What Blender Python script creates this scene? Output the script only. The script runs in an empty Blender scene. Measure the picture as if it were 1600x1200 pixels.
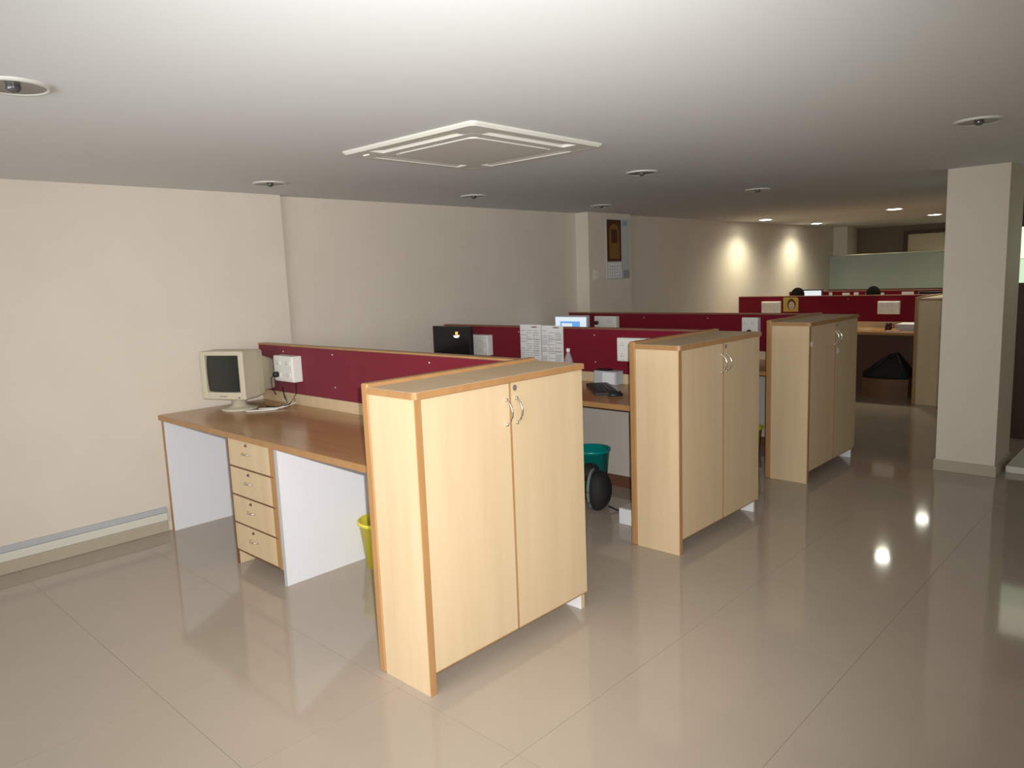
import bpy, bmesh, math, random
from mathutils import Vector, Matrix
random.seed(7)
scene = bpy.context.scene
col = scene.collection
# ------------------------------------------------------------------ camera
CAM = Vector((5.0089, -2.6611, 1.594)); YAW, PITCH, ROLL, FPX = 0.7598, -0.1426, -0.0388, 1156.0
fwd = Vector((-math.sin(YAW)*math.cos(PITCH), math.cos(YAW)*math.cos(PITCH), math.sin(PITCH)))
rgt = Vector((math.cos(YAW), math.sin(YAW), 0)); upv = rgt.cross(fwd)
r2 = rgt*math.cos(ROLL)+upv*math.sin(ROLL); u2 = -rgt*math.sin(ROLL)+upv*math.cos(ROLL)
cam = bpy.data.cameras.new('camera'); camo = bpy.data.objects.new('camera', cam); col.objects.link(camo)
cam.sensor_width = 36.0; cam.lens = FPX/1600*36.0; cam.clip_start = 0.02
m = Matrix((r2, u2, -fwd)).transposed().to_4x4(); m.translation = CAM; camo.matrix_world = m
scene.camera = camo
# ------------------------------------------------------------------ view, world, lights
scene.view_settings.view_transform = 'Standard'; scene.view_settings.look = 'None'
scene.view_settings.gamma = 1.0; scene.view_settings.use_curve_mapping = False
scene.view_settings.exposure = 0.12
w = bpy.data.worlds.new('world'); scene.world = w; w.use_nodes = True
w.node_tree.nodes['Background'].inputs[0].default_value = (0.5, 0.5, 0.5, 1); w.node_tree.nodes['Background'].inputs[1].default_value = 0.05
def spot(name, loc, target, energy, angle, blend, color, radius):
    l = bpy.data.lights.new(name, 'SPOT'); l.energy = energy; l.spot_size = math.radians(angle); l.spot_blend = blend
    l.color = color; l.shadow_soft_size = radius
    o = bpy.data.objects.new(name, l); col.objects.link(o); o.location = loc
    o.rotation_euler = (Vector(target)-Vector(loc)).to_track_quat('-Z', 'Y').to_euler(); return o
# the camera's built-in flash, beside and above the lens
fl = CAM + r2*0.04 + u2*0.05
spot('camera_flash', fl, fl + fwd*1.0 - r2*0.06 + u2*0.02, 600, 92, 1.0, (1.0, 0.985, 0.97), 0.012)
HC = 2.2548
LIT = ((0.44, 7.35), (0.42, 9.2), (2.07, 7.4), (2.05, 9.3), (2.5, 11.5))  # the last lamp is assumed, unseen behind the frosted glass
BEAM = LIT[:4]
UNLIT = ((2.208, -1.942), (0.55, -0.148), (0.637, 1.58), (0.623, 3.315), (2.187, 1.641), (2.132, 3.485), (4.133, 1.584))
for x, y in BEAM:
    spot('downlight_beam', (x, y, HC-0.035), (x, y-0.05, 0), 55, 150, 0.9, (1.0, 0.95, 0.70), 0.07)
def area(name, loc, direction, sx, sy, energy, color):
    l = bpy.data.lights.new(name, 'AREA'); l.shape = 'RECTANGLE'; l.size = sx; l.size_y = sy; l.energy = energy; l.color = color
    o = bpy.data.objects.new(name, l); col.objects.link(o); o.location = loc
    o.rotation_euler = Vector(direction).to_track_quat('-Z', 'Z').to_euler(); return o
# added area light: assumed daylight from an unseen window behind the photographer
area('assumed_daylight', (3.6, -4.56, 1.45), (0, 1, 0), 4.4, 1.3, 72, (0.95, 0.98, 1.0))
# assumed lamp, out of view, added to light the frosted glass from behind
spot('downlight_beam', (2.5, 11.5, HC-0.035), (2.5, 11.5, 0), 90, 160, 0.8, (1.0, 0.93, 0.68), 0.07)
# ------------------------------------------------------------------ materials
def mat(name, color, rough=0.5, metal=0.0, spec=0.5, noise=None, bump=0.0, emit=None, alpha=1.0, trans=0.0, coat=0.0, sheen=0.0):
    mt = bpy.data.materials.new(name); mt.use_nodes = True; nt = mt.node_tree; b = nt.nodes['Principled BSDF']
    b.inputs['Base Color'].default_value = (*color, 1); b.inputs['Roughness'].default_value = rough
    b.inputs['Metallic'].default_value = metal; b.inputs['Specular IOR Level'].default_value = spec
    b.inputs['Alpha'].default_value = alpha; b.inputs['Transmission Weight'].default_value = trans
    b.inputs['Coat Weight'].default_value = coat; b.inputs['Sheen Weight'].default_value = sheen
    if emit: b.inputs['Emission Color'].default_value = (*emit[0], 1); b.inputs['Emission Strength'].default_value = emit[1]
    if noise:  # (scale xyz, second colour, detail)
        sc, c2, lo, hi = noise
        tc = nt.nodes.new('ShaderNodeTexCoord'); mp = nt.nodes.new('ShaderNodeMapping'); mp.inputs['Scale'].default_value = sc
        nz = nt.nodes.new('ShaderNodeTexNoise'); nz.inputs['Scale'].default_value = 1.0; nz.inputs['Detail'].default_value = 5
        rp = nt.nodes.new('ShaderNodeValToRGB'); rp.color_ramp.elements[0].position = lo; rp.color_ramp.elements[1].position = hi
        rp.color_ramp.elements[0].color = (*color, 1); rp.color_ramp.elements[1].color = (*c2, 1)
        nt.links.new(tc.outputs['Object'], mp.inputs['Vector']); nt.links.new(mp.outputs['Vector'], nz.inputs['Vector'])
        nt.links.new(nz.outputs['Fac'], rp.inputs['Fac']); nt.links.new(rp.outputs['Color'], b.inputs['Base Color'])
        if bump:
            bp = nt.nodes.new('ShaderNodeBump'); bp.inputs['Strength'].default_value = bump; bp.inputs['Distance'].default_value = 0.002
            nt.links.new(nz.outputs['Fac'], bp.inputs['Height']); nt.links.new(bp.outputs['Normal'], b.inputs['Normal'])
    return mt
M = {}
M['wall'] = mat('wall_cream', (0.66, 0.59, 0.495), 0.75, noise=((3, 3, 3), (0.635, 0.565, 0.472), 0.3, 0.7))
M['ceil'] = mat('ceiling_white', (0.665, 0.68, 0.685), 0.85)
M['grout'] = mat('grout', (0.13, 0.105, 0.075), 0.5)
M['tile'] = mat('floor_tile', (0.395, 0.33, 0.262), 0.07, spec=0.5, noise=((1.2, 1.2, 1.2), (0.36, 0.30, 0.238), 0.3, 0.75))
M['skirt'] = mat('skirting_tile', (0.42, 0.36, 0.27), 0.35)
M['trunk'] = mat('trunking_white', (0.62, 0.60, 0.52), 0.5)
M['trunk2'] = mat('trunking_grey', (0.42, 0.43, 0.44), 0.5)
M['maple'] = mat('maple_laminate', (0.59, 0.45, 0.28), 0.42, noise=((14, 14, 0.9), (0.535, 0.40, 0.235), 0.35, 0.75))
M['beech'] = mat('beech_edge', (0.39, 0.21, 0.085), 0.38, noise=((20, 20, 3), (0.33, 0.172, 0.066), 0.3, 0.7))
M['darkedge'] = mat('dark_edge', (0.16, 0.062, 0.025), 0.45)
M['slab'] = mat('cabinet_top_laminate', (0.60, 0.45, 0.28), 0.45, noise=((1, 14, 8), (0.55, 0.405, 0.25), 0.3, 0.7))
M['desk'] = mat('desk_laminate', (0.42, 0.23, 0.093), 0.22, noise=((1.2, 16, 8), (0.36, 0.19, 0.072), 0.3, 0.7))
M['white'] = mat('white_laminate', (0.70, 0.70, 0.72), 0.45)
M['red'] = mat('maroon_fabric', (0.185, 0.008, 0.022), 0.95, spec=0.1, noise=((260, 260, 260), (0.13, 0.005, 0.014), 0.3, 0.7), bump=0.25, sheen=0.2)
M['brownpanel'] = mat('brown_panel', (0.13, 0.055, 0.03), 0.5)
M['greypanel'] = mat('grey_panel', (0.50, 0.46, 0.40), 0.55)
M['chrome'] = mat('satin_chrome', (0.75, 0.72, 0.66), 0.18, 1.0)
M['steel'] = mat('dark_steel', (0.30, 0.28, 0.25), 0.3, 1.0)
M['plastic'] = mat('white_plastic', (0.72, 0.71, 0.66), 0.4)
M['acplastic'] = mat('cassette_plastic', (0.62, 0.61, 0.55), 0.45)
M['acdark'] = mat('cassette_shadow_gap', (0.30, 0.29, 0.27), 0.6)
M['beige'] = mat('crt_beige', (0.50, 0.455, 0.34), 0.5)
M['crtglass'] = mat('crt_glass', (0.018, 0.022, 0.018), 0.12)
M['black'] = mat('black_plastic', (0.012, 0.012, 0.013), 0.4)
M['blackcloth'] = mat('black_nylon', (0.012, 0.012, 0.012), 0.8)
M['greypiping'] = mat('grey_green_piping', (0.14, 0.18, 0.15), 0.7)
M['screenblack'] = mat('screen_black', (0.006, 0.006, 0.007), 0.2)
M['orange'] = mat('logo_orange', (0.8, 0.45, 0.10), 0.5, emit=((1.0, 0.6, 0.15), 0.9))
M['logowhite'] = mat('logo_white', (0.8, 0.8, 0.75), 0.5, emit=((1.0, 0.95, 0.85), 0.9))
M['screenblue'] = mat('screen_window_blue', (0.05, 0.2, 0.5), 0.4, emit=((0.18, 0.42, 0.8), 0.7))
M['screenlit'] = mat('screen_lit', (0.6, 0.7, 0.8), 0.4, emit=((0.85, 0.93, 1.0), 0.55))
M['bezel'] = mat('pale_bezel', (0.45, 0.47, 0.5), 0.4)
M['paper'] = mat('paper', (0.72, 0.72, 0.72), 0.8)
M['ink'] = mat('print_grey', (0.30, 0.30, 0.31), 0.8)
M['yellow'] = mat('yellow_plastic', (0.72, 0.62, 0.04), 0.4)
M['teal'] = mat('teal_plastic', (0.0, 0.22, 0.20), 0.35)
M['clear'] = mat('clear_plastic', (0.75, 0.75, 0.76), 0.12, alpha=0.28)
M['lampmetal'] = mat('lamp_ring', (0.55, 0.54, 0.50), 0.4)
M['lampdark'] = mat('lamp_reflector', (0.16, 0.155, 0.14), 0.3, 0.3)
M['bulb'] = mat('lamp_glass', (0.12, 0.12, 0.12), 0.08, 0.5)
M['lamplit'] = mat('lamp_lit', (1, 1, 0.9), 0.5, emit=((1.0, 0.98, 0.88), 30.0))
M['glass'] = mat('frosted_green_glass', (0.66, 0.76, 0.66), 0.5, trans=0.6)
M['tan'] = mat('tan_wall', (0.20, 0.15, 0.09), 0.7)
M['cream'] = mat('lit_window_cream', (0.62, 0.53, 0.34), 0.6)  # brightness of the lit room behind the end-wall window, put into the base colour
M['darkwood'] = mat('dark_wood', (0.06, 0.026, 0.014), 0.4)
M['litpane'] = mat('lit_room_pane', (0.8, 0.8, 0.6), 0.5, emit=((1.0, 0.98, 0.78), 0.95))
M['greenpane'] = mat('lit_green_pane', (0.5, 0.7, 0.5), 0.5, emit=((0.72, 0.93, 0.66), 0.75))
M['assumedpane'] = mat('assumed_daylight_pane', (0.8, 0.8, 0.8), 0.3, emit=((0.93, 0.97, 1.0), 1.2))  # glow of the assumed window behind the camera
M['capwood'] = mat('cap_wood', (0.22, 0.085, 0.05), 0.45)
M['lockgrey'] = mat('lock_grey', (0.22, 0.20, 0.18), 0.35, 0.4)
M['calpic'] = mat('calendar_dark', (0.075, 0.022, 0.008), 0.5)
M['gold'] = mat('calendar_gold', (0.30, 0.16, 0.04), 0.5, noise=((120, 120, 120), (0.12, 0.05, 0.012), 0.4, 0.6))
M['calpaper'] = mat('calendar_paper', (0.50, 0.52, 0.50), 0.6)
M['calblue'] = mat('calendar_blue', (0.25, 0.36, 0.45), 0.6)
M['cardyellow'] = mat('card_yellow', (0.50, 0.36, 0.07), 0.6)
M['skin'] = mat('skin', (0.36, 0.20, 0.12), 0.6)
M['portrait'] = mat('portrait_face', (0.55, 0.46, 0.40), 0.6)
M['hair'] = mat('hair_black', (0.006, 0.005, 0.005), 0.9, spec=0.1)
M['shirt'] = mat('shirt_blue', (0.10, 0.14, 0.24), 0.8)
M['trousers'] = mat('trousers_dark', (0.03, 0.03, 0.04), 0.8)
M['carton'] = mat('brown_carton', (0.17, 0.085, 0.04), 0.7)
M['maroonmug'] = mat('maroon_ceramic', (0.05, 0.004, 0.006), 0.3)
M['orangeobj'] = mat('orange_plastic', (0.5, 0.14, 0.05), 0.5)
# ------------------------------------------------------------------ helpers
def obj(name, bm, material, parent=None, smooth=False):
    me = bpy.data.meshes.new(name); bmesh.ops.recalc_face_normals(bm, faces=bm.faces); bm.to_mesh(me); bm.free()
    for mm in (material if isinstance(material, (list, tuple)) else [material]): me.materials.append(M[mm])
    if smooth:
        for p in me.polygons: p.use_smooth = True
    o = bpy.data.objects.new(name, me); col.objects.link(o); o.parent = parent; return o
def B(bm, x0, x1, y0, y1, z0, z1, bev=0.0, seg=2, rot=None, mi=0):
    mtx = Matrix.Translation(((x0+x1)/2, (y0+y1)/2, (z0+z1)/2))
    if rot: mtx = mtx @ rot
    mtx = mtx @ Matrix.Diagonal((abs(x1-x0), abs(y1-y0), abs(z1-z0), 1))
    r = bmesh.ops.create_cube(bm, size=1, matrix=mtx); vs = r['verts']
    fs = {f for v in vs for f in v.link_faces}
    for f in fs: f.material_index = mi
    if bev:
        es = list({e for v in vs for e in v.link_edges})
        bmesh.ops.bevel(bm, geom=es, offset=bev, segments=seg, profile=0.5, affect='EDGES')
    return bm
def box(*a, **k): return B(bmesh.new(), *a, **k)
def tube(pts, rad, n=8, bm=None, caps=True):
    bm = bm or bmesh.new(); pts = [Vector(p) for p in pts]; rings = []
    rads = rad if isinstance(rad, (list, tuple)) else [rad]*len(pts)
    for i, p in enumerate(pts):
        t = (pts[min(i+1, len(pts)-1)]-pts[max(i-1, 0)]).normalized()
        a = Vector((0, 0, 1)) if abs(t.z) < 0.9 else Vector((1, 0, 0))
        s = t.cross(a).normalized(); v = s.cross(t)
        rings.append([bm.verts.new(p+(s*math.cos(2*math.pi*k/n)+v*math.sin(2*math.pi*k/n))*rads[i]) for k in range(n)])
    for a, b in zip(rings, rings[1:]):
        for k in range(n): bm.faces.new((a[k], a[(k+1) % n], b[(k+1) % n], b[k]))
    if caps: bm.faces.new(rings[0]); bm.faces.new(rings[-1])
    return bm
def lathe(prof, n=32, bm=None, c=(0, 0, 0)):
    bm = bm or bmesh.new(); rings = []
    for r_, z in prof:
        if r_ < 1e-6: rings.append([bm.verts.new((c[0], c[1], c[2]+z))])
        else: rings.append([bm.verts.new((c[0]+r_*math.cos(2*math.pi*k/n), c[1]+r_*math.sin(2*math.pi*k/n), c[2]+z)) for k in range(n)])
    for a, b in zip(rings, rings[1:]):
        for k in range(n):
            k2 = (k+1) % n
            if len(a) == 1 and len(b) == 1: continue
            if len(a) == 1: bm.faces.new((a[0], b[k], b[k2]))
            elif len(b) == 1: bm.faces.new((a[k], a[k2], b[0]))
            else: bm.faces.new((a[k], a[k2], b[k2], b[k]))
    return bm
def prism(outline, z0, z1, bm=None):
    bm = bm or bmesh.new()
    a = [bm.verts.new((x, y, z0)) for x, y in outline]; b = [bm.verts.new((x, y, z1)) for x, y in outline]
    n = len(a)
    for k in range(n): bm.faces.new((a[k], a[(k+1) % n], b[(k+1) % n], b[k]))
    bm.faces.new(a); bm.faces.new(b); return bm
def tag(o, label, cat, group=None, kind=None):
    o['label'] = label; o['category'] = cat
    if group: o['group'] = group
    if kind: o['kind'] = kind
    return o
def thing(name, label, cat, loc=(0, 0, 0), rz=0.0, group=None):
    o = bpy.data.objects.new(name, None); o.empty_display_size = 0.1; col.objects.link(o); o.location = loc; o.rotation_euler = (0, 0, rz)
    return tag(o, label, cat, group)
def struct(name, bm, material, label=None, parent=None):
    o = obj(name, bm, material, parent)
    if not parent: o['kind'] = 'structure'; o['label'] = label; o['category'] = name.split('_')[0]
    return o
def dup(root, loc, label):
    def cp(o, par):
        c = o.copy(); col.objects.link(c); c.parent = par
        for ch in o.children: cp(ch, c)
        return c
    r = cp(root, None); r.location = loc; r['label'] = label; return r
# ------------------------------------------------------------------ the room
X1, Y0, YE = 7.0, -4.6, 12.2
fl_o = struct('floor', box(-0.2, X1, Y0, YE, -0.1, -0.0008), 'grout', 'polished beige tiled floor')
ts = 0.648
tmesh = None; nx = 0
ix0 = -math.ceil(3.41/ts); 
for i in range(ix0, 6):
    for j in range(-7, 19):
        x, y = 3.41+i*ts, -0.37+j*ts
        xa, xb, ya, yb = max(x, 0.0), min(x+ts-0.0014, X1), max(y, Y0), min(y+ts-0.0014, YE)
        if xb-xa < 0.02 or yb-ya < 0.02: continue
        full = xa == x and ya == y and abs(xb-x-ts+0.0014) < 1e-6 and abs(yb-y-ts+0.0014) < 1e-6
        if full and tmesh:
            o = bpy.data.objects.new('tile', tmesh); col.objects.link(o); o.parent = fl_o; o.location = (x, y, 0)
        else:
            o = obj('tile', box(0, xb-xa, 0, yb-ya, -0.0008, 0.0), 'tile', fl_o); o.location = (xa, ya, 0)
            if full: tmesh = o.data
struct('ceiling', box(-0.2, X1, Y0, YE, HC, HC+0.1), 'ceil', 'white painted flat ceiling')
RX = -0.06
struct('wall_left', box(-0.3, 0, Y0, 0.232, 0, HC), 'wall', 'cream wall section beside the first desk')
struct('wall_left_recessed', box(-0.3, RX, 0.232, 3.765, 0, HC), 'wall', 'cream wall section behind the second and third partitions')
struct('wall_left_far', box(-0.3, 0.03, 4.56, YE, 0, HC), 'wall', 'cream wall section washed by two downlights')
struct('wall_left_pilaster', box(-0.3, 0.11, 3.765, 4.56, 0, HC), 'wall', 'shallow cream pilaster carrying the calendar')
struct('wall_far', box(-0.3, X1, YE, YE+0.1, 0, HC), 'tan', 'brown-tan end wall behind the frosted glass')
struct('wall_right', box(X1, X1+0.1, Y0, YE, 0, HC), 'wall', 'cream side wall across the aisle')
struct('wall_back', box(-0.3, X1+0.1, Y0-0.1, Y0, 0, HC), 'wall', 'cream wall behind the open floor')
wn = struct('window_assumed', box(1.4, 5.8, Y0, Y0+0.01, 0.8, 2.1), 'assumedpane', 'assumed daylight window, added out of view in the wall behind the open floor')  # glowing pane added with the area light; window assumed, never in view
wf = bmesh.new()
for xx in (1.36, 2.84, 4.3, 5.76): B(wf, xx, xx+0.06, Y0, Y0+0.03, 0.76, 2.14)
for zz in (0.75, 2.1): B(wf, 1.36, 5.82, Y0, Y0+0.03, zz, zz+0.05)
struct('assumed_window_frame', wf, 'plastic', parent=wn)  # frame of the assumed window
bs = struct('baseboard_left', box(0.0, 0.014, Y0, -0.80, 0, 0.078, bev=0.004), 'skirt', 'beige tile skirting along the cream wall')
tr = struct('trim_1', box(0.0, 0.02, Y0, -0.80, 0.079, 0.130, bev=0.002), 'trunk', 'white cable trunking with grey lid above the skirting')
struct('grey_lid', box(0.0, 0.016, Y0, -0.80, 0.131, 0.168, bev=0.003), 'trunk2', parent=tr)
# column
cx0, cx1, cy0, cy1 = 3.535, 3.925, 3.6, 4.12
struct('wall_column', box(cx0, cx1, cy0, cy1, 0, HC), 'wall', 'square cream column standing in the aisle')
struct('baseboard_column', box(cx0-0.012, cx1+0.012, cy0-0.012, cy1+0.012, 0, 0.085, bev=0.003), 'skirt', 'grey beige tile skirting around the column')
# far end: low wall with frosted glass, pillar and framed window painted lit cream
struct('wall_far_low', box(0.03, 3.6, 10.80, 10.88, 0, 1.17), 'brownpanel', 'low brown wall carrying the frosted glass')
g = struct('window_1', box(0.04, 3.6, 10.83, 10.842, 1.17, 1.755), 'glass', 'green tinted frosted glass screen at the far end')
struct('glass_rail', box(0.04, 3.6, 10.822, 10.85, 1.755, 1.765), 'chrome', parent=g)
struct('wall_far_pillar', box(0.03, 0.27, 11.0, 11.3, 0, HC), 'wall', 'narrow pale pillar behind the frosted glass')
wb = struct('window_2', box(0.93, 3.4, 12.15, 12.2, 1.62, 2.09), 'cream', 'dark framed window, its lit room painted as a cream board, high on the end wall')
fr = box(0.86, 0.93, 12.12, 12.2, 1.55, 2.16); B(fr, 0.93, 3.4, 12.12, 12.2, 2.09, 2.16); struct('dark_frame', fr, 'darkwood', parent=wb)
# beyond the column: dark wood low wall, green glass, lit pane, pale step
struct('wall_aisle_low', box(3.76, X1, 5.10, 5.18, 0, 1.38), 'darkwood', 'dark wood low wall beyond the column')
d2 = struct('window_3', box(3.76, X1, 5.13, 5.145, 1.38, 1.585), 'greenpane', 'lit green frosted pane beyond the column')
struct('upper_pane', box(3.76, X1, 5.13, 5.145, 1.59, 1.86), 'litpane', parent=d2)
struct('top_panel', box(3.76, X1, 5.10, 5.18, 1.86, HC), 'darkwood', parent=d2)
struct('trim_2', box(3.96, X1, 3.80, 5.095, 0.0, 0.05, bev=0.004), 'trunk', 'pale low step beside the column')
# ------------------------------------------------------------------ downlights
def downlight(x, y, lit, label):
    t = thing('downlight', label, 'ceiling light', (x, y, HC), group='round recessed downlights')
    obj('trim_ring', lathe([(0.108, 0), (0.107, -0.005), (0.101, -0.010), (0.093, -0.009), (0.088, 0.0)], 40), 'lampmetal', t, True)
    if lit: obj('diffuser', lathe([(0.083, -0.001), (0.06, -0.010), (0.0, -0.013)], 32), 'lamplit', t, True)
    else:
        obj('reflector', lathe([(0.089, -0.007), (0.06, -0.003), (0.03, -0.002), (0.0, -0.002)], 32), 'lampdark', t, True)
        obj('bulb', lathe([(0.02, -0.002), (0.022, -0.012), (0.014, -0.022), (0.0, -0.025)], 20), 'bulb', t, True)
lw = ('above the empty floor in front of the first desk', 'above the beige monitor on the first desk', 'above the wall side of the second desk', 'beside the pilaster with the calendar',
      'between the ceiling cassette and the second cabinet', 'above the third cabinet', 'above the aisle in front of the square column')
for (x, y), l in zip(UNLIT, lw): downlight(x, y, False, 'unlit round downlight ' + l)
for (x, y), l in zip(LIT, ('washing the cream wall, nearer the calendar', 'washing the cream wall, nearer the frosted glass', 'over the aisle side of the fourth partition', 'over the aisle side near the frosted glass', 'assumed, out of view, in the room behind the frosted glass')):
    downlight(x, y, True, 'glowing round downlight ' + l)
# ------------------------------------------------------------------ ceiling cassette
ac = thing('ceiling_cassette', 'square white four-way air conditioner cassette in the ceiling', 'air conditioner', (2.217, 0.059, HC), 0.015)
def rsq(h, r, n=6):
    out = []
    for cx, cy, a0 in ((h-r, h-r, 0), (-h+r, h-r, 90), (-h+r, -h+r, 180), (h-r, -h+r, 270)):
        for k in range(n+1):
            a = math.radians(a0+90*k/n); out.append((cx+r*math.cos(a), cy+r*math.sin(a)))
    return out
def ring_frame(ho, hi, r_o, r_i, z0, z1, lip=0.0):
    bm = bmesh.new(); n = None; loops = []
    for h, r, z in ((ho, r_o, z0), (ho, r_o, z1+lip), (ho-lip, r_o, z1), (hi, r_i, z1), (hi, r_i, z0)):
        loops.append([bm.verts.new((x, y, z)) for x, y in rsq(h, r)])
    for p_, q_ in zip(loops, loops[1:]):
        n = len(p_)
        for k in range(n): bm.faces.new((p_[k], p_[(k+1) % n], q_[(k+1) % n], q_[k]))
    return bm
obj('backing_plate', prism(rsq(0.465, 0.03), -0.004, -0.0005), 'acdark', ac)
obj('outer_frame', ring_frame(0.475, 0.432, 0.03, 0.01, -0.0005, -0.019, 0.011), 'acplastic', ac)
obj('inner_frame', ring_frame(0.345, 0.288, 0.02, 0.03, -0.004, -0.019), 'acplastic', ac)
obj('intake_grille', prism(rsq(0.280, 0.04), -0.023, -0.004), 'acplastic', ac)
for k in range(4):
    a = k*math.pi/2; R4 = Matrix.Rotation(a, 4, 'Z')
    s = box(0.295, 0.4335, 0.295, 0.4335, -0.0187, -0.004); bmesh.ops.transform(s, matrix=R4, verts=s.verts); obj('corner_cover', s, 'acplastic', ac)
    s = bmesh.new(); n = 8; top = []
    for q in range(n+1):
        f = q/n; y = -0.428+0.080*f; z = -0.016+0.010*math.sin(math.pi*0.5*f)
        top.append([s.verts.new((e, y, z+dz)) for dz in (0, 0.003) for e in (-0.288, 0.288)])
    for q in range(n):
        u, v = top[q], top[q+1]
        s.faces.new((u[0], v[0], v[1], u[1])); s.faces.new((u[2], u[3], v[3], v[2]))
        s.faces.new((u[0], u[2], v[2], v[0])); s.faces.new((u[1], v[1], v[3], u[3]))
    s.faces.new((top[0][0], top[0][1], top[0][3], top[0][2])); s.faces.new((top[n][0], top[n][2], top[n][3], top[n][1]))
    bmesh.ops.transform(s, matrix=R4, verts=s.verts); obj('louvre', s, 'acplastic', ac)
obj('indicator_light', box(-0.40, -0.36, -0.39, -0.38, -0.0205, -0.0185), 'logowhite', ac)
# ------------------------------------------------------------------ cabinets
XB, XF, W, H = 2.592, 2.915, 0.9975, 1.192
D = XF-XB
def cabinet(Y, label, loose=None):
    t = thing('storage_cabinet', label, 'cabinet', (XB, Y, 0), group='two-door wooden cabinets along the aisle')
    obj('back_panel', box(0, 0.042, 0, W, 0, H+0.015, bev=0.008, seg=3), 'beech', t)
    sp = obj('side_panel', box(0.042, D-0.004, 0.006, 0.036, 0.0, H-0.0255), 'maple', t)
    obj('edge_band', box(D-0.004, D, 0.004, 0.037, 0.0, H-0.0255, bev=0.0015), 'beech', sp)
    sp = obj('side_panel', box(0.042, D-0.0205, W-0.025, W, 0.0, H-0.0255), 'maple', t)
    obj('inner_lining', box(0.045, D-0.0205, W-0.0265, W-0.025, 0.0, H-0.0255), 'white', sp)
    tp = bmesh.new(); r = 0.018
    out = [(0.042, -0.004), (D+0.012-r, -0.004)]+[(D+0.012-r+r*math.sin(math.radians(a)), -0.004+r-r*math.cos(math.radians(a))) for a in (22, 45, 68, 90)]+[(D+0.012, W), (0.042, W)]
    tp = obj('top_slab', prism(out, H-0.025, H-0.0005), 'beech', t)
    ins = [(0.042, 0.002), (D+0.006-r, 0.002)]+[(D+0.006-r+r*math.sin(math.radians(a)), 0.002+r-r*math.cos(math.radians(a))) for a in (22, 45, 68, 90)]+[(D+0.006, W-0.006), (0.042, W-0.006)]
    obj('top_laminate', prism(ins, H-0.0005, H+0.0006), 'slab', tp)
    obj('bottom_panel', box(0.042, D-0.02, 0.036, W-0.0265, 0.088, 0.106), 'maple', t)
    obj('dark_interior', box(0.05, D-0.022, 0.04, W-0.03, 0.107, H-0.037), 'beech', t)
    ym = 0.036+(W-0.036-0.006)/2
    for k, (a, b) in enumerate(((0.038, ym-0.007), (ym+0.003, W-0.001))):
        d = obj('door', box(D-0.019, D-0.001, a, b, 0.088, H-0.029, bev=0.0015), 'maple', t)
        if k == 0: obj('edge_strip', box(D-0.018, D+0.0005, b+0.0005, b+0.0095, 0.088, H-0.029), 'beech', d)
        obj('edge_strip', box(D-0.018, D-0.002, a, b, 0.083, 0.0878), 'beech', d)
        hy = b-0.022 if k == 0 else a+0.028; hz = 1.045
        pts = []
        for q in range(13):
            f = q/12; an = math.radians(-68+136*f); pts.append((D+0.002+0.056*(math.cos(an)-math.cos(math.radians(68))), hy, hz+0.056*math.sin(an)))
        hb = tube(pts, [0.006 if q in (0, 12) else 0.0042 for q in range(13)], 8)
        for q in (0, 12): lathe([(0.0, -0.006), (0.007, -0.006), (0.007, 0.006), (0.0, 0.006)], 10, hb, (D+0.004, hy, pts[q][2]))
        obj('handle', hb, 'chrome', d, True)
        if k == 1:
            lk = lathe([(0.0125, 0), (0.0125, 0.003), (0.009, 0.0045), (0.008, 0.003), (0.0, 0.003)], 20); B(lk, -0.0012, 0.0012, -0.005, 0.005, 0.003, 0.004)
            bmesh.ops.transform(lk, matrix=Matrix.Translation((D-0.001, a+0.024, H-0.052)) @ Matrix.Rotation(math.pi/2, 4, 'Y'), verts=lk.verts); obj('lock', lk, 'lockgrey', d)
    if loose: loose(t)
    return t
def stickers(t):
    for (y, z) in ((0.045, 1.035), (0.57, 0.936)):
        s = lathe([(0.0, 0), (0.021, 0), (0.021, 0.001), (0.012, 0.0012), (0.0, 0.001)], 20)
        bmesh.ops.transform(s, matrix=Matrix.Translation((D+0.0005, y, z)) @ Matrix.Rotation(math.pi/2, 4, 'Y'), verts=s.verts); obj('round_sticker', s, 'paper', t)
Y1, Y2, Y3, Y4 = -0.983, 0.8625, 2.662, 6.45
cabinet(Y1, 'light wood two-door cabinet at the end of the desk with the beige monitor')
cabinet(Y2, 'light wood two-door cabinet beside the desk with the teal bin under it')
cabinet(Y3, 'light wood two-door cabinet with two round stickers on its doors', stickers)
cabinet(Y4, 'wooden cabinet partly hidden behind the square column')
# ------------------------------------------------------------------ partitions and desks
def partition(Y, x0, label, low='greypanel', pins=(), cap='capwood'):
    t = thing('desk_partition', label, 'partition', (x0, Y-0.055, 0), group='maroon fabric desk partitions')
    L = XB-0.001-x0
    obj('lower_panel', box(0, L, 0.005, 0.05, 0, 0.785), low, t)
    obj('skirting', box(0, L, 0.0, 0.006, 0, 0.09), 'brownpanel', t)
    obj('wood_strip', box(0, L, 0.002, 0.05, 0.785, 0.862), 'maple', t)
    fb = obj('fabric_board', box(0.004, L, 0.0, 0.05, 0.863, 1.186, bev=0.003), 'red', t)
    obj('top_cap', box(0, L, -0.003, 0.053, 1.187, 1.199, bev=0.003), cap, t)
    for (x, z) in pins:
        s = lathe([(0.0045, 0), (0.004, 0.003), (0.0, 0.0045)], 8); bmesh.ops.transform(s, matrix=Matrix.Translation((x-x0, 0, z)) @ Matrix.Rotation(math.pi/2, 4, 'X'), verts=s.verts)
        obj('push_pin', s, 'plastic', fb)
    return t
P1, P2, P3, P4, P5 = Y1+W, Y2+W, Y3+W, Y4+W, 9.2
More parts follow.
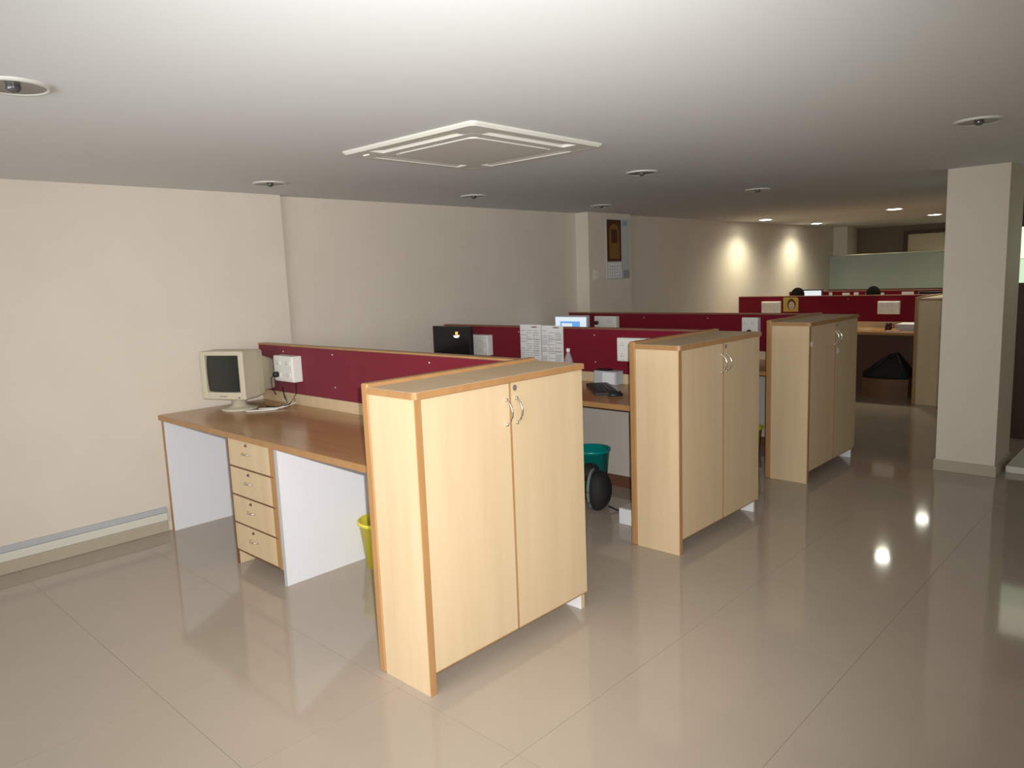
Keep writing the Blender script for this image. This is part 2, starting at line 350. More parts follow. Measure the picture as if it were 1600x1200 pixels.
partition(P1, 0.002, 'maroon partition behind the beige monitor', 'white', ((0.952, 1.152), (0.961, 0.943), (0.35, 1.15), (1.9, 1.15)), 'beech')
partition(P2, RX+0.002, 'maroon partition with printed sheets pinned to it', 'greypanel', ((1.639, 1.143), (1.645, 0.94), (0.865, 1.151), (2.3, 1.15)))
partition(P3, RX+0.002, 'maroon partition behind the lit pale monitor', 'greypanel', ((0.9, 1.15), (1.6, 1.15)))
partition(P4, 0.032, 'maroon partition with a small portrait card propped against it', 'brownpanel', ((1.55, 1.15),))
t5 = partition(P5, 0.032, 'maroon partition at the back, with white papers pinned along it', 'brownpanel')
def desk(yf, yb, x0, label, pedestal=False):
    t = thing('office_desk', label, 'desk', (x0, yf, 0), group='wooden office desks')
    L = XB-0.001-x0; dp = yb-yf
    tp = obj('desk_top', box(0, L, 0.004, dp, 0.762, 0.79, bev=0.002), 'desk', t)
    obj('edge_band', box(0, L, 0.0, 0.0045, 0.757, 0.789, bev=0.0015), 'beech', tp)
    lp = obj('end_panel', box(0.004, 0.028, 0.02, dp, 0.0, 0.762), 'white', t)
    obj('edge_band', box(0.003, 0.029, 0.0165, 0.0205, 0.0, 0.762), 'beech', lp)
    if pedestal:
        px0, px1 = 0.945-x0, 1.425-x0
        ps = obj('pedestal_side', box(px0, px0+0.02, 0.02, dp-0.08, 0.0, 0.762), 'maple', t)
        obj('edge_band', box(px0-0.001, px0+0.021, 0.016, 0.02, 0.0, 0.762), 'darkedge', ps)
        rl = obj('front_rail', box(px1, px1+0.048, 0.012, 0.045, 0.085, 0.758), 'beech', t)
        wp = obj('white_panel', box(px1+0.05, px1+0.072, 0.02, dp, 0.0, 0.762), 'white', t)
        obj('edge_band', box(px1+0.049, px1+0.073, 0.0165, 0.02, 0.0, 0.762), 'trunk2', wp)
        obj('pedestal_back', box(px0+0.02, px1, dp-0.1, dp-0.085, 0.085, 0.76), 'maple', t)
        obj('pedestal_bottom', box(px0+0.02, px1+0.05, 0.05, dp-0.1, 0.085, 0.10), 'maple', t)
        zb, hh = 0.088, 0.168
        for k in range(4):
            z0 = zb+k*hh; z1 = z0+hh-0.004
            d = obj('drawer', box(px0+0.021, px1-0.002, 0.012, 0.03, z0+0.006, z1, bev=0.0015), 'maple', t)
            obj('edge_strip', box(px0+0.021, px1+0.03, 0.010, 0.03, z0, z0+0.0055), 'darkedge', d)
            hx = px0+0.235; hz = z0+hh*0.56
            pts = [(hx-0.042+0.084*q/10, 0.010-0.024*math.sin(math.pi*q/10)**0.75, hz) for q in range(11)]
            hb = tube(pts, 0.0035, 8)
            for q in (0, 10): B(hb, pts[q][0]-0.005, pts[q][0]+0.005, 0.004, 0.012, hz-0.005, hz+0.005, bev=0.0015)
            obj('handle', hb, 'chrome', d, True)
            lk = lathe([(0.009, 0), (0.009, 0.003), (0.006, 0.004), (0.0, 0.003)], 16); B(lk, -0.001, 0.001, -0.004, 0.004, 0.003, 0.012)
            bmesh.ops.transform(lk, matrix=Matrix.Translation((hx, 0.012, z0+hh*0.84)) @ Matrix.Rotation(math.pi/2, 4, 'X'), verts=lk.verts); obj('lock', lk, 'steel', d)
    return t
desk(-0.793, P1-0.056, 0.015, 'wooden desk with white side panels and a four-drawer pedestal', True)
desk(1.06, P2-0.056, RX+0.003, 'wooden desk holding a black keyboard and a water bottle')
desk(2.86, P3-0.056, RX+0.003, 'wooden desk holding the lit pale monitor')
desk(6.66, P4-0.056, 0.035, 'wooden desk with a paper stack and a dark mug')
desk(8.45, P5-0.056, 0.035, 'wooden desk at which the two people sit')
# ------------------------------------------------------------------ sockets
def socket(x, Yp, z0, label, plugs=(), w_=0.25, h_=0.17, dpt=0.06):
    t = thing('socket_box', label, 'power socket', (x, Yp-0.0555, z0), group='white power socket boxes on the partitions')
    bx = obj('box_body', box(0, w_, -dpt, 0, 0, h_, bev=0.005), 'plastic', t)
    pl = obj('cover_plate', box(0.008, w_-0.008, -dpt-0.006, -dpt+0.001, 0.008, h_-0.008, bev=0.003), 'plastic', t)
    for rz in (h_*0.27, h_*0.73):
        for sx in (w_*0.2, w_*0.7):
            b = box(sx+0.028, sx+0.05, -dpt-0.010, -dpt-0.005, rz-0.016, rz+0.016, bev=0.002); obj('switch', b, 'plastic', pl)
            hb = bmesh.new()
            for (hx, hz) in ((0, 0.010), (-0.009, -0.006), (0.009, -0.006)):
                c = lathe([(0.0032, 0), (0.0032, 0.0008), (0, 0.0008)], 10); bmesh.ops.transform(c, matrix=Matrix.Translation((sx+hx, -dpt-0.0058, rz+hz)) @ Matrix.Rotation(math.pi/2, 4, 'X'), verts=c.verts)
                tmp = bpy.data.meshes.new('tmp'); c.to_mesh(tmp); c.free(); hb.from_mesh(tmp); bpy.data.meshes.remove(tmp)
            obj('pin_holes', hb, 'black', pl)
    for (ux, uz) in plugs:
        p = lathe([(0.0, 0.032), (0.012, 0.032), (0.019, 0.022), (0.021, 0.0), (0.0, 0.0)], 16)
        bmesh.ops.transform(p, matrix=Matrix.Translation((w_*ux, -dpt-0.006, h_*uz)) @ Matrix.Rotation(math.pi/2, 4, 'X'), verts=p.verts)
        g = obj('plug', p, 'black', t, True)
        q = Vector((w_*ux, -dpt-0.03, h_*uz))
        obj('cord', tube([q, q+Vector((-0.01, -0.02, -0.02)), q+Vector((-0.012, -0.02, -0.08)), q+Vector((0.0, 0.0, -h_*uz-0.09))], 0.0035, 6), 'black', g, True)
    return t
socket(0.335, P1, 0.955, 'white socket box behind the beige monitor with one black plug', ((0.2, 0.27),), 0.245, 0.175, 0.07)
socket(0.275, P2, 0.945, 'white socket box with two black plugs beside the printed sheets', ((0.12, 0.73), (0.14, 0.27)), 0.285, 0.175)
socket(1.885, P2, 0.965, 'white socket box half hidden by the second cabinet')
socket(0.33, P3, 0.995, 'white socket box beside the lit pale monitor', ((0.14, 0.6),), 0.275)
socket(1.965, P3, 0.985, 'white socket box near the cabinet with stickers', ((0.5, 0.3),), 0.15, 0.18)
socket(0.40, P4, 0.965, 'cream socket box beside the portrait card', (), 0.26, 0.16)
socket(1.93, P4, 0.96, 'white socket box above the desk with the paper stack', (), 0.255, 0.16)
# ------------------------------------------------------------------ CRT monitor
DZ = 0.79
ct = thing('crt_monitor', 'old beige tube monitor on the first desk', 'monitor', (0.29, -0.36, DZ), math.radians(24))
ct.location.z = DZ
hw = 0.172
# base and tilt stand
obj('stand_foot', lathe([(0.0, 0), (0.115, 0.0), (0.118, 0.008), (0.10, 0.016), (0.05, 0.03), (0.045, 0.0845), (0.0, 0.0845)], 28), 'beige', ct, True)
bm = bmesh.new(); rings = []
z0, z1 = 0.085, 0.405
prof = ((-0.02, hw, z0, z1), (0.10, hw, z0+0.002, z1), (0.16, hw-0.006, z0+0.01, z1-0.006), (0.175, hw-0.03, z0+0.02, z1-0.025), (0.22, hw-0.05, z0+0.02, z1-0.05), (0.36, hw-0.075, z0+0.02, z1-0.09), (0.37, hw-0.085, z0+0.03, z1-0.10))
for (y, h, a, b) in prof:
    cr = 0.018; ring = []
    for cx, cz, a0 in ((h-cr, b-cr, 0), (-h+cr, b-cr, 90), (-h+cr, a+cr, 180), (h-cr, a+cr, 270)):
        for k in range(4):
            an = math.radians(a0+30*k); ring.append(bm.verts.new((cx+cr*math.cos(an), y-0.10, cz+cr*math.sin(an))))
    rings.append(ring)
for a, b in zip(rings, rings[1:]):
    for k in range(16): bm.faces.new((a[k], a[(k+1) % 16], b[(k+1) % 16], b[k]))
bm.faces.new(rings[0]); bm.faces.new(rings[-1]); cs = obj('casing', bm, 'beige', ct)
# bezel with curved tube inside
bz = bmesh.new(); yo = -0.122
iw, iz0, iz1 = 0.132, 0.135, 0.375
B(bz, -hw, -iw, yo-0.02, yo+0.01, z0+0.002, z1-0.002, bev=0.006); B(bz, iw, hw, yo-0.02, yo+0.01, z0+0.002, z1-0.002, bev=0.006)
B(bz, -iw-0.004, iw+0.004, yo-0.02, yo+0.01, iz1, z1-0.002, bev=0.006); B(bz, -iw-0.004, iw+0.004, yo-0.02, yo+0.01, z0+0.002, iz0, bev=0.006)
bo = obj('bezel', bz, 'beige', ct)
sc = bmesh.new(); nv = 10; vs = [[None]*(nv+1) for _ in range(nv+1)]
for i in range(nv+1):
    for j in range(nv+1):
        u, v = i/nv*2-1, j/nv*2-1
        vs[i][j] = sc.verts.new((u*iw*(1-0.02*v*v), yo-0.010+0.012*(u*u+v*v)*0.5, (iz0+iz1)/2+v*(iz1-iz0)/2*(1-0.02*u*u)))
for i in range(nv):
    for j in range(nv): sc.faces.new((vs[i][j], vs[i+1][j], vs[i+1][j+1], vs[i][j+1]))
obj('screen', sc, 'crtglass', ct, True)
lg = bmesh.new()
for k in range(6): B(lg, -0.035+k*0.010, -0.028+k*0.010, yo-0.0208, yo-0.0195, 0.105, 0.111)
obj('printed_mark', lg, 'steel', bo); obj('power_button', box(0.115, 0.131, yo-0.023, yo-0.019, 0.097, 0.105, bev=0.002), 'steel', bo)
# cables behind it on the desk
cb = thing('monitor_cables', 'white and black cables behind the beige monitor', 'cable', (0.46, -0.2, DZ))
obj('white_cable', tube([(-0.02, -0.20, 0.005), (0.01, -0.19, 0.006), (0.05, -0.13, 0.006), (0.10, -0.05, 0.006), (0.08, 0.05, 0.02), (0.02, 0.10, 0.03), (-0.05, 0.11, 0.06)], 0.0045, 8), 'plastic', cb, True)
obj('white_cable', tube([(-0.03, -0.10, 0.005), (0.0, -0.08, 0.006), (0.08, 0.0, 0.006), (0.12, 0.09, 0.03), (0.06, 0.12, 0.05)], 0.004, 8), 'plastic', cb, True)
obj('black_cable', tube([(-0.08, -0.02, 0.006), (0.05, 0.0, 0.006), (0.13, 0.04, 0.03), (0.16, 0.08, 0.10), (0.14, 0.09, 0.16)], 0.004, 8), 'black', cb, True)
obj('black_cable', tube([(0.0, 0.05, 0.006), (0.09, 0.06, 0.01), (0.02, 0.07, 0.06), (-0.02, 0.08, 0.13)], 0.004, 8), 'black', cb, True)
# ------------------------------------------------------------------ LCD monitors
def lcd(name, label, x, y, rz, w_, h_, zb, casemat, scr, deskz=DZ):
    t = thing(name, label, 'monitor', (x, y, deskz), rz)
    obj('stand_base', lathe([(0.0, 0), (0.11, 0), (0.11, 0.008), (0.03, 0.018), (0.0, 0.018)], 28), casemat, t, True)
    obj('stand_neck', box(-0.03, 0.03, 0.01, 0.035, 0.015, zb+h_*0.5, bev=0.004), casemat, t)
    bz = box(-w_/2, w_/2, -0.03, 0.01, zb, zb+h_, bev=0.006); o = obj('casing', bz, casemat, t)
    obj('screen', box(-w_/2+0.017, w_/2-0.017, -0.0315, -0.0295, zb+0.03, zb+h_-0.017), scr, t)
    return t
t = lcd('lcd_monitor', 'black monitor with a small bright logo on its dark screen', 0.315, 1.58, 0.0, 0.47, 0.36, 0.055, 'black', 'screenblack')
lg = bmesh.new()
for k in range(2): B(lg, 0.060+k*0.017, 0.071+k*0.017, -0.0335, -0.0315, 0.345, 0.372, rot=Matrix.Rotation(math.radians(14), 4, 'Y'))
obj('screen_logo', lg, 'orange', t)
lg = prism([(0.03, 0.338), (0.112, 0.345), (0.10, 0.327), (0.085, 0.320), (0.045, 0.322)], 0, 0.0015); bmesh.ops.transform(lg, matrix=Matrix.Translation((0, -0.0318, 0)) @ Matrix.Rotation(math.pi/2, 4, 'X'), verts=lg.verts)
obj('screen_logo', lg, 'logowhite', t)
t = lcd('lcd_monitor', 'pale grey monitor with a lit blue-white screen', 0.30, 3.22, 0.0, 0.43, 0.35, 0.055, 'bezel', 'screenlit')
obj('screen_window', box(-0.135, 0.12, -0.033, -0.0312, 0.12, 0.345), 'screenblue', t); obj('screen_window', box(-0.115, 0.02, -0.034, -0.0325, 0.14, 0.325), 'screenlit', t)
# ------------------------------------------------------------------ things on desk 2
# keyboard and mouse
kb = thing('keyboard', 'black keyboard on the second desk', 'keyboard', (1.93, 1.50, DZ), math.radians(-45))
bm = box(-0.235, 0.235, -0.085, 0.075, 0.0, 0.018, bev=0.004); obj('keyboard_body', bm, 'black', kb)
for i in range(14):
    for j in range(5):
        obj('key', box(-0.214+i*0.0305, -0.188+i*0.0305, -0.064+j*0.0265, -0.042+j*0.0265, 0.0175, 0.0225, bev=0.002, seg=1), 'black', kb)
ms = thing('mouse', 'black computer mouse beside the keyboard', 'mouse', (2.16, 1.33, DZ), math.radians(-35))
bm = bmesh.new(); bmesh.ops.create_uvsphere(bm, u_segments=20, v_segments=12, radius=1, matrix=Matrix.Diagonal((0.03, 0.055, 0.034, 1)))
bmesh.ops.bisect_plane(bm, geom=bm.verts[:]+bm.edges[:]+bm.faces[:], plane_co=(0, 0, 0), plane_no=(0, 0, -1), clear_outer=True)
obj('mouse_body', bm, 'black', ms, True); obj('scroll_wheel', box(-0.004, 0.004, 0.02, 0.038, 0.026, 0.033, bev=0.002), 'chrome', ms)
bt = thing('water_bottle', 'clear plastic water bottle with white cap on the second desk', 'bottle', (1.50, 1.66, DZ))
obj('bottle_body', lathe([(0.0, 0.002), (0.032, 0.0), (0.036, 0.01), (0.036, 0.06), (0.033, 0.07), (0.036, 0.08), (0.036, 0.15), (0.034, 0.17), (0.022, 0.205), (0.013, 0.225), (0.013, 0.245)], 28), 'clear', bt, True)
obj('cap', lathe([(0.0155, 0.238), (0.0155, 0.258), (0.013, 0.262), (0.0, 0.262)], 20), 'plastic', bt, True)
pb = thing('clear_box', 'small translucent box with white label behind the keyboard', 'box', (1.80, 1.752, DZ))
b = box(-0.10, 0.10, -0.045, 0.045, 0.0, 0.10, bev=0.004); obj('box_body', b, 'bezel', pb); obj('label_sheet', box(-0.02, 0.085, -0.0475, -0.0453, 0.01, 0.09), 'paper', pb); obj('dark_lid', box(-0.09, 0.02, -0.03, 0.035, 0.10, 0.112, bev=0.003), 'black', pb)
# printed sheets on partition 2
def sheet(x0, x1, z0, z1, Yp, label, rows):
    t = thing('printed_sheet', label, 'paper', (x0, Yp-0.0556, z0), group='sheets pinned to the maroon partitions')
    w_, h_ = x1-x0, z1-z0; bm = bmesh.new(); n = 8; a = []
    for i in range(n+1):
        x = w_*i/n; dy = -0.004-0.004*math.sin(i*0.9); a.append((bm.verts.new((x, dy, 0)), bm.verts.new((x, dy*0.4-0.001, h_))))
    for i in range(n): bm.faces.new((a[i][0], a[i+1][0], a[i+1][1], a[i][1]))
    s = obj('sheet', bm, 'paper', t)
    mod = s.modifiers.new('thickness', 'SOLIDIFY'); mod.thickness = 0.0006
    if rows:
        ln = bmesh.new(); random.seed(int(x0*100))
        for c in range(3):
            for q in range(rows):
                if random.random() < 0.25: continue
                zz = h_*(0.06+0.84*q/rows); xx = w_*(0.06+0.31*c); ll = w_*random.uniform(0.16, 0.27)
                B(ln, xx, xx+ll, -0.0108, -0.0100, zz, zz+0.004)
        for q in (0.3, 0.62): B(ln, w_*0.03, w_*0.97, -0.0108, -0.0100, h_*q, h_*q+0.0025)
        for q in (0.35, 0.66): B(ln, w_*q, w_*q+0.002, -0.0108, -0.0100, h_*0.04, h_*0.8)
        obj('printed_table', ln, 'ink', t)
    return t
sheet(0.885, 1.115, 0.91, 1.212, P2, 'printed table sheet on the second partition, nearer the black monitor', 14)
sheet(1.118, 1.342, 0.915, 1.208, P2, 'printed table sheet on the second partition, nearer the water bottle', 18)
# ------------------------------------------------------------------ floor things
def bin_(label, x, y, m_, h=0.27, rt=0.135, rb=0.10):
    t = thing('waste_bin', label, 'waste bin', (x, y, 0))
    bm = lathe([(0.0, 0.004), (rb, 0.0), (rt-0.006, h-0.02), (rt-0.003, h-0.02), (rt, h-0.008), (rt, h), (rt-0.007, h), (rb-0.004, 0.006), (0, 0.006)], 36); obj('bin_body', bm, m_, t, True)
    obj('rim', lathe([(rt-0.004, h-0.022), (rt+0.004, h-0.014), (rt+0.005, h-0.002), (rt, h+0.002), (rt-0.006, h)], 36), m_, t, True)
bin_('yellow plastic waste bin under the first desk', 1.66, -0.25, 'yellow', 0.27)
bin_('teal plastic waste bin under the second desk', 1.80, 1.52, 'teal', 0.35, 0.14, 0.10)
bin_('yellow waste bin between the second and third cabinets', 2.25, 3.05, 'yellow', 0.30)
# black backpack
bg = thing('backpack', 'black backpack with grey-green piping on the floor beside the teal bin', 'bag', (2.045, 1.275, 0), math.radians(-72))
bm = bmesh.new(); bmesh.ops.create_uvsphere(bm, u_segments=24, v_segments=16, radius=1, matrix=Matrix.Translation((0, 0, 0.135)) @ Matrix.Diagonal((0.13, 0.085, 0.135, 1)))
for v in bm.verts:
    v.co.x = 0.12*math.copysign(abs(v.co.x/0.13)**0.75, v.co.x); v.co.z = max(0.0, v.co.z)
obj('bag_body', bm, 'blackcloth', bg, True)
obj('piping', tube([(0.135*math.copysign(abs(math.cos(a))**0.8, math.cos(a)), -0.03, 0.150+0.135*math.sin(a)) for a in [2*math.pi*k/28 for k in range(29)]], 0.011, 8), 'greypiping', bg, True)
bm = bmesh.new(); bmesh.ops.create_uvsphere(bm, u_segments=18, v_segments=12, radius=1, matrix=Matrix.Translation((-0.02, -0.07, 0.255)) @ Matrix.Diagonal((0.09, 0.07, 0.06, 1))); obj('top_pocket', bm, 'blackcloth', bg, True)
obj('strap', tube([(0.0, 0.07, 0.03), (0.0, 0.13, 0.008), (-0.02, 0.24, 0.006)], 0.006, 6), 'blackcloth', bg, True)
fb = thing('floor_box', 'low white box on the floor against the second cabinet', 'box', (2.32, 1.12, 0))
obj('box_body', box(0, 0.265, 0, 0.30, 0.0, 0.10, bev=0.004), 'white', fb); obj('box_lid', box(0.002, 0.263, 0.002, 0.298, 0.10, 0.106, bev=0.002), 'greypanel', fb)
# ------------------------------------------------------------------ bay 4: under and on the desk
cr = thing('rounded_carton', 'brown box with a curved front under the desk by the column', 'box', (2.2, 6.86, 0))
out = [(-0.26, 0.25), (-0.26, -0.06)]+[(-0.26+0.52*k/10, -0.06-0.09*math.sin(math.pi*k/10)) for k in range(1, 10)]+[(0.26, -0.06), (0.26, 0.25)]
obj('box_body', prism(out, 0.0, 0.20), 'carton', cr); obj('box_lid', prism([(x*1.03, y*1.03) for x, y in out], 0.20, 0.225), 'carton', cr)
bg2 = thing('black_bag', 'slumped black bag lying on the brown curved box', 'bag', (2.2, 6.86, 0.227))
bm = bmesh.new()
pts = [(-0.24, -0.08, 0), (0.25, -0.08, 0), (0.25, 0.20, 0), (-0.24, 0.20, 0), (-0.24, -0.08, 0.07), (0.25, -0.08, 0.06), (0.25, 0.2, 0.08), (-0.24, 0.2, 0.06), (0.02, 0.0, 0.28), (0.10, 0.10, 0.30), (0.16, 0.0, 0.22)]
vv = [bm.verts.new(p) for p in pts]; bmesh.ops.convex_hull(bm, input=vv); bmesh.ops.subdivide_edges(bm, edges=bm.edges[:], cuts=2, use_grid_fill=True)
obj('bag_body', bm, 'blackcloth', bg2, True); obj('strap', tube([(-0.2, -0.09, 0.05), (-0.1, -0.09, 0.14), (0.02, -0.03, 0.26), (0.10, 0.05, 0.29), (0.20, -0.06, 0.12)], 0.01, 6), 'black', bg2, True)
ps = thing('paper_stack', 'stack of white papers on the desk by the column', 'paper', (2.38, 7.1, DZ))
for k in range(6):
    o = obj('sheet_bundle', box(-0.11, 0.11, -0.15, 0.15, k*0.013, k*0.013+0.012, bev=0.001, seg=1), 'paper' if k % 2 else 'bezel', ps); o.location = (random.uniform(-.012, .012), random.uniform(-.012, .012), 0); o.rotation_euler = (0, 0, random.uniform(-.06, .06))
mg = thing('mug', 'dark maroon mug beside the paper stack', 'mug', (2.17, 6.98, DZ))
obj('mug_body', lathe([(0, 0.003), (0.033, 0), (0.038, 0.01), (0.038, 0.085), (0.034, 0.085), (0.033, 0.008), (0, 0.008)], 24), 'maroonmug', mg, True); obj('handle', tube([(0.036, 0, 0.07), (0.06, 0, 0.065), (0.064, 0, 0.04), (0.036, 0, 0.02)], 0.005, 8), 'maroonmug', mg, True)
pn = thing('pen', 'pale pen lying on the desk by the mug', 'pen', (1.95, 6.95, DZ+0.005), 0.35); obj('pen_barrel', tube([(-0.09, 0, 0), (0.05, 0, 0)], 0.0045, 8), 'plastic', pn, True); obj('pen_tip', tube([(0.05, 0, 0), (0.065, 0, 0)], [0.0045, 0.001], 8), 'steel', pn, True)
nb = thing('notebook', 'orange notebook beside the mug', 'book', (2.28, 6.80, DZ), 0.15); obj('pages', box(-0.07, 0.07, -0.05, 0.05, 0.002, 0.012), 'paper', nb); c = box(-0.072, 0.072, -0.052, 0.052, 0.0, 0.002); B(c, -0.072, 0.072, -0.052, 0.052, 0.012, 0.014); obj('cover', c, 'orangeobj', nb)
# portrait card on partition 4
pc = thing('portrait_card', 'small yellow portrait card on the fourth partition', 'picture', (0.795, P4-0.058, 0.985))
out = [(-0.105, 0.0), (0.105, 0.0), (0.105, 0.17), (0.085, 0.195), (-0.105, 0.195)]
bm = prism(out, 0, 0.003); bmesh.ops.transform(bm, matrix=Matrix.Rotation(math.pi/2, 4, 'X'), verts=bm.verts); cd = obj('card', bm, 'cardyellow', pc)
def disc(rx, rz, cx, cz, y, n=24):
    bm = prism([(rx*math.cos(2*math.pi*k/n)+cx, rz*math.sin(2*math.pi*k/n)+cz) for k in range(n)], 0, 0.001); bmesh.ops.transform(bm, matrix=Matrix.Translation((0, y, 0)) @ Matrix.Rotation(math.pi/2, 4, 'X'), verts=bm.verts); return bm
obj('printed_hair', disc(0.058, 0.075, 0.01, 0.10, -0.0032), 'calpic', pc); obj('printed_face', disc(0.04, 0.055, 0.012, 0.085, -0.0044), 'portrait', pc)
e = disc(0.006, 0.005, -0.004, 0.098, -0.0056, 10); tmp = disc(0.006, 0.005, 0.028, 0.098, -0.0056, 10); mm = bpy.data.meshes.new('t'); tmp.to_mesh(mm); tmp.free(); e.from_mesh(mm); tmp = disc(0.012, 0.004, 0.012, 0.062, -0.0056, 12); tmp.to_mesh(mm); tmp.free(); e.from_mesh(mm)
obj('printed_features', e, 'calpic', pc)
# ------------------------------------------------------------------ calendar and switch on the pilaster
PX = 0.11
cl = thing('wall_calendar', 'wall calendar with dark ornate picture hanging on the pilaster', 'calendar', (PX+0.001, 4.28, 1.53))
obj('backing_sheet', box(0, 0.006, -0.20, 0.24, 0, 0.665, bev=0.001), 'calpaper', cl)
pg = obj('picture_page', box(0.006, 0.009, -0.19, 0.075, 0.20, 0.655), 'calpic', cl)
ar = [(-0.15, 0.23), (0.035, 0.23), (0.035, 0.52)]+[(-0.0575+0.0925*math.cos(math.radians(a)), 0.52+0.09*math.sin(math.radians(a))) for a in range(15, 180, 15)]+[(-0.15, 0.52)]
bm = prism(ar, 0, 0.0008); bmesh.ops.transform(bm, matrix=Matrix(((0, 0, 1, 0.0092), (1, 0, 0, 0), (0, 1, 0, 0), (0, 0, 0, 1))), verts=bm.verts); obj('ornate_arch', bm, 'gold', pg)
obj('inner_arch', box(0.0102, 0.0110, -0.115, 0.0, 0.40, 0.55, bev=0.0003), 'calpic', pg)
obj('date_block', box(0.006, 0.0085, -0.17, 0.075, 0.02, 0.185), 'paper', cl)
dl = bmesh.new()
for i in range(5):
    for j in range(4): B(dl, 0.0085, 0.009, -0.155+i*0.045, -0.135+i*0.045, 0.035+j*0.035, 0.048+j*0.035)
obj('printed_dates', dl, 'calblue', cl)
obj('blue_mark', box(0.006, 0.0075, 0.11, 0.20, 0.59, 0.645), 'calblue', cl); obj('footer_picture', box(0.006, 0.0075, 0.11, 0.23, 0.01, 0.10), 'ink', cl)
obj('hanging_nail', tube([(0.0, -0.05, 0.70), (0.015, -0.05, 0.70)], 0.003, 6), 'steel', cl)
sw = thing('wall_switch', 'small pale switch plate beside the calendar', 'switch', (PX+0.0005, 3.89, 1.53)); obj('plate', box(0, 0.008, -0.05, 0.05, 0, 0.12, bev=0.003), 'wall', sw)
for k in range(2): obj('rocker', box(0.008, 0.012, -0.035, 0.035, 0.02+k*0.045, 0.055+k*0.045, bev=0.002), 'plastic', sw)
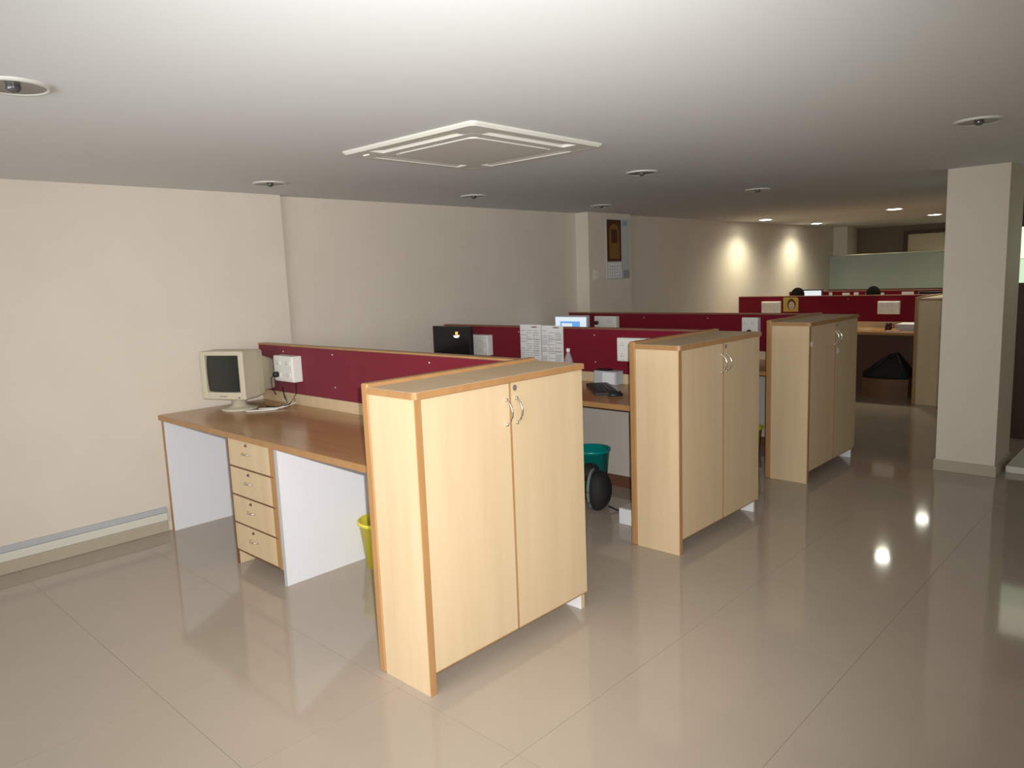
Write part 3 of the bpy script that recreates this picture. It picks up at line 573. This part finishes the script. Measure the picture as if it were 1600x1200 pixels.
# ------------------------------------------------------------------ back row: people, monitors, papers
def person(x, y, label, shirt):
    t = thing('person', label, 'person', (x, y, 0))
    V = {'pel': (0, 0, 0.53), 'wst': (0, 0.0, 0.68), 'chs': (0, 0.02, 0.90), 'nck': (0, 0.03, 1.03), 'hd0': (0, 0.045, 1.09), 'hd1': (0, 0.055, 1.17), 'hd2': (0, 0.045, 1.235)}
    R_ = {'pel': (0.15, 0.11), 'wst': (0.13, 0.10), 'chs': (0.16, 0.105), 'nck': (0.055, 0.055), 'hd0': (0.062, 0.075), 'hd1': (0.073, 0.09), 'hd2': (0.055, 0.07)}
    Ed = [('pel', 'wst'), ('wst', 'chs'), ('chs', 'nck'), ('nck', 'hd0'), ('hd0', 'hd1'), ('hd1', 'hd2')]
    for s, n in ((-1, 'l'), (1, 'r')):
        for k, p, r_ in (('sh', (s*0.17, 0.02, 0.955), 0.055), ('el', (s*0.22, 0.10, 0.80), 0.042), ('wr', (s*0.15, 0.32, 0.842), 0.029), ('hn', (s*0.14, 0.39, 0.835), 0.03),
                         ('hp', (s*0.10, 0.05, 0.52), 0.085), ('kn', (s*0.11, 0.44, 0.52), 0.06), ('an', (s*0.11, 0.42, 0.09), 0.042), ('to', (s*0.11, 0.54, 0.045), 0.035)):
            V[k+n] = p; R_[k+n] = (r_, r_)
        for f in range(4):
            V['f%d%s' % (f, n)] = (s*(0.115+0.017*f), 0.45-0.006*abs(f-1.5), 0.824); R_['f%d%s' % (f, n)] = (0.009, 0.009); Ed.append(('hn'+n, 'f%d%s' % (f, n)))
        V['th'+n] = (s*0.095, 0.41, 0.828); R_['th'+n] = (0.010, 0.010)
        Ed += [('chs', 'sh'+n), ('sh'+n, 'el'+n), ('el'+n, 'wr'+n), ('wr'+n, 'hn'+n), ('hn'+n, 'th'+n), ('pel', 'hp'+n), ('hp'+n, 'kn'+n), ('kn'+n, 'an'+n), ('an'+n, 'to'+n)]
    ks = list(V); me = bpy.data.meshes.new('skeleton'); me.from_pydata([V[k] for k in ks], [(ks.index(a), ks.index(b)) for a, b in Ed], [])
    tmpo = bpy.data.objects.new('skeleton', me); col.objects.link(tmpo); tmpo.modifiers.new('skin', 'SKIN')
    for k, sv in zip(ks, me.skin_vertices[0].data): sv.radius = R_[k]; sv.use_root = (k == 'pel')
    sb = tmpo.modifiers.new('sub', 'SUBSURF'); sb.levels = 2; sb.render_levels = 2
    bpy.context.view_layer.update(); dg = bpy.context.evaluated_depsgraph_get()
    bme = bpy.data.meshes.new_from_object(tmpo.evaluated_get(dg)); bpy.data.objects.remove(tmpo)
    # face: nose, brow, ears and mouth pushed out of the head surface
    for v in bme.vertices:
        c = v.co
        if c.z > 1.08 and c.y > 0.11 and abs(c.x) < 0.016 and 1.13 < c.z < 1.175: c.y += 0.022
        if 1.14 < c.z < 1.19 and abs(c.x) > 0.066: c.x *= 1.15
    bme.materials.clear()
    for n in ('skin', shirt, 'trousers', 'black'): bme.materials.append(M[n])
    for p in bme.polygons:
        c = p.center; p.use_smooth = True
        p.material_index = 0
        if c.z < 0.06: p.material_index = 3
        elif c.z < 0.60 : p.material_index = 2
        elif c.z < 1.02 and c.y < 0.29: p.material_index = 1
    b = bpy.data.objects.new('body', bme); col.objects.link(b); b.parent = t
    hm = bmesh.new(); bmesh.ops.create_uvsphere(hm, u_segments=24, v_segments=16, radius=1, matrix=Matrix.Translation((0, 0.035, 1.185)) @ Matrix.Diagonal((0.092, 0.108, 0.105, 1)))
    bmesh.ops.bisect_plane(hm, geom=hm.verts[:]+hm.edges[:]+hm.faces[:], plane_co=(0, 0.09, 1.20), plane_no=(0, 0.75, -0.66), clear_outer=True)
    bmesh.ops.bisect_plane(hm, geom=hm.verts[:]+hm.edges[:]+hm.faces[:], plane_co=(0, 0, 1.09), plane_no=(0, 0, -1), clear_outer=True)
    obj('hair', hm, 'hair', t, True)
    ey = bmesh.new()
    for s in (-1, 1): bmesh.ops.create_uvsphere(ey, u_segments=10, v_segments=8, radius=0.009, matrix=Matrix.Translation((s*0.03, 0.128, 1.168)))
    obj('eyes', ey, 'black', t, True)
    ch = thing('office_chair', 'black office chair under the ' + label.split(',')[0], 'chair', (x, y-0.02, 0), group='office chairs in the back row')
    obj('seat', box(-0.23, 0.23, -0.20, 0.24, 0.37, 0.43, bev=0.02), 'blackcloth', ch); obj('backrest', box(-0.21, 0.21, -0.26, -0.215, 0.48, 0.92, bev=0.018), 'blackcloth', ch)
    obj('back_bracket', tube([(0, -0.1, 0.36), (0, -0.27, 0.37), (0, -0.275, 0.6)], 0.016, 8), 'black', ch); obj('gas_post', tube([(0, 0, 0.08), (0, 0, 0.37)], 0.025, 12), 'black', ch)
    for k in range(5):
        a = 2*math.pi*k/5+0.3; lg = obj('base_leg', tube([(0, 0, 0.09), (0.27*math.cos(a), 0.27*math.sin(a), 0.07)], [0.025, 0.016], 8), 'black', ch)
        cs = bmesh.new(); bmesh.ops.create_uvsphere(cs, u_segments=12, v_segments=8, radius=0.028, matrix=Matrix.Translation((0.27*math.cos(a), 0.27*math.sin(a), 0.028))); obj('caster', cs, 'black', lg, True)
person(0.55, 8.18, 'person with short black hair seated before the lit monitor, back turned', 'shirt')
person(1.60, 8.18, 'person with short black hair seated before the pinned papers, back turned', 'shirt')
t = lcd('lcd_monitor', 'black framed monitor with a white screen in the back row', 0.47, 8.93, 0.0, 0.36, 0.31, 0.135, 'black', 'screenlit')
t = lcd('lcd_monitor', 'dark monitor with a black screen at the aisle end of the back row', 2.16, 8.95, 0.0, 0.36, 0.30, 0.09, 'black', 'screenblack')
for i, (a, b, z) in enumerate(((0.66, 0.71, 1.18), (0.86, 0.97, 1.17), (1.03, 1.10, 1.175), (1.20, 1.46, 1.165), (1.70, 1.86, 1.175), (1.92, 2.02, 1.172))):
    s = sheet(a, b, z-0.20-0.01*i, z, P5, ('narrow white slip', 'small white note', 'small pale note', 'wide white sheet', 'white sheet', 'smaller white sheet')[i] + (' pinned on the back partition ' + ('beside the white-screened monitor', 'next after the narrow slip', 'beside the wide sheet', 'before the second person', 'next to the wide sheet', 'beside the dark monitor at the aisle end')[i]), 0)
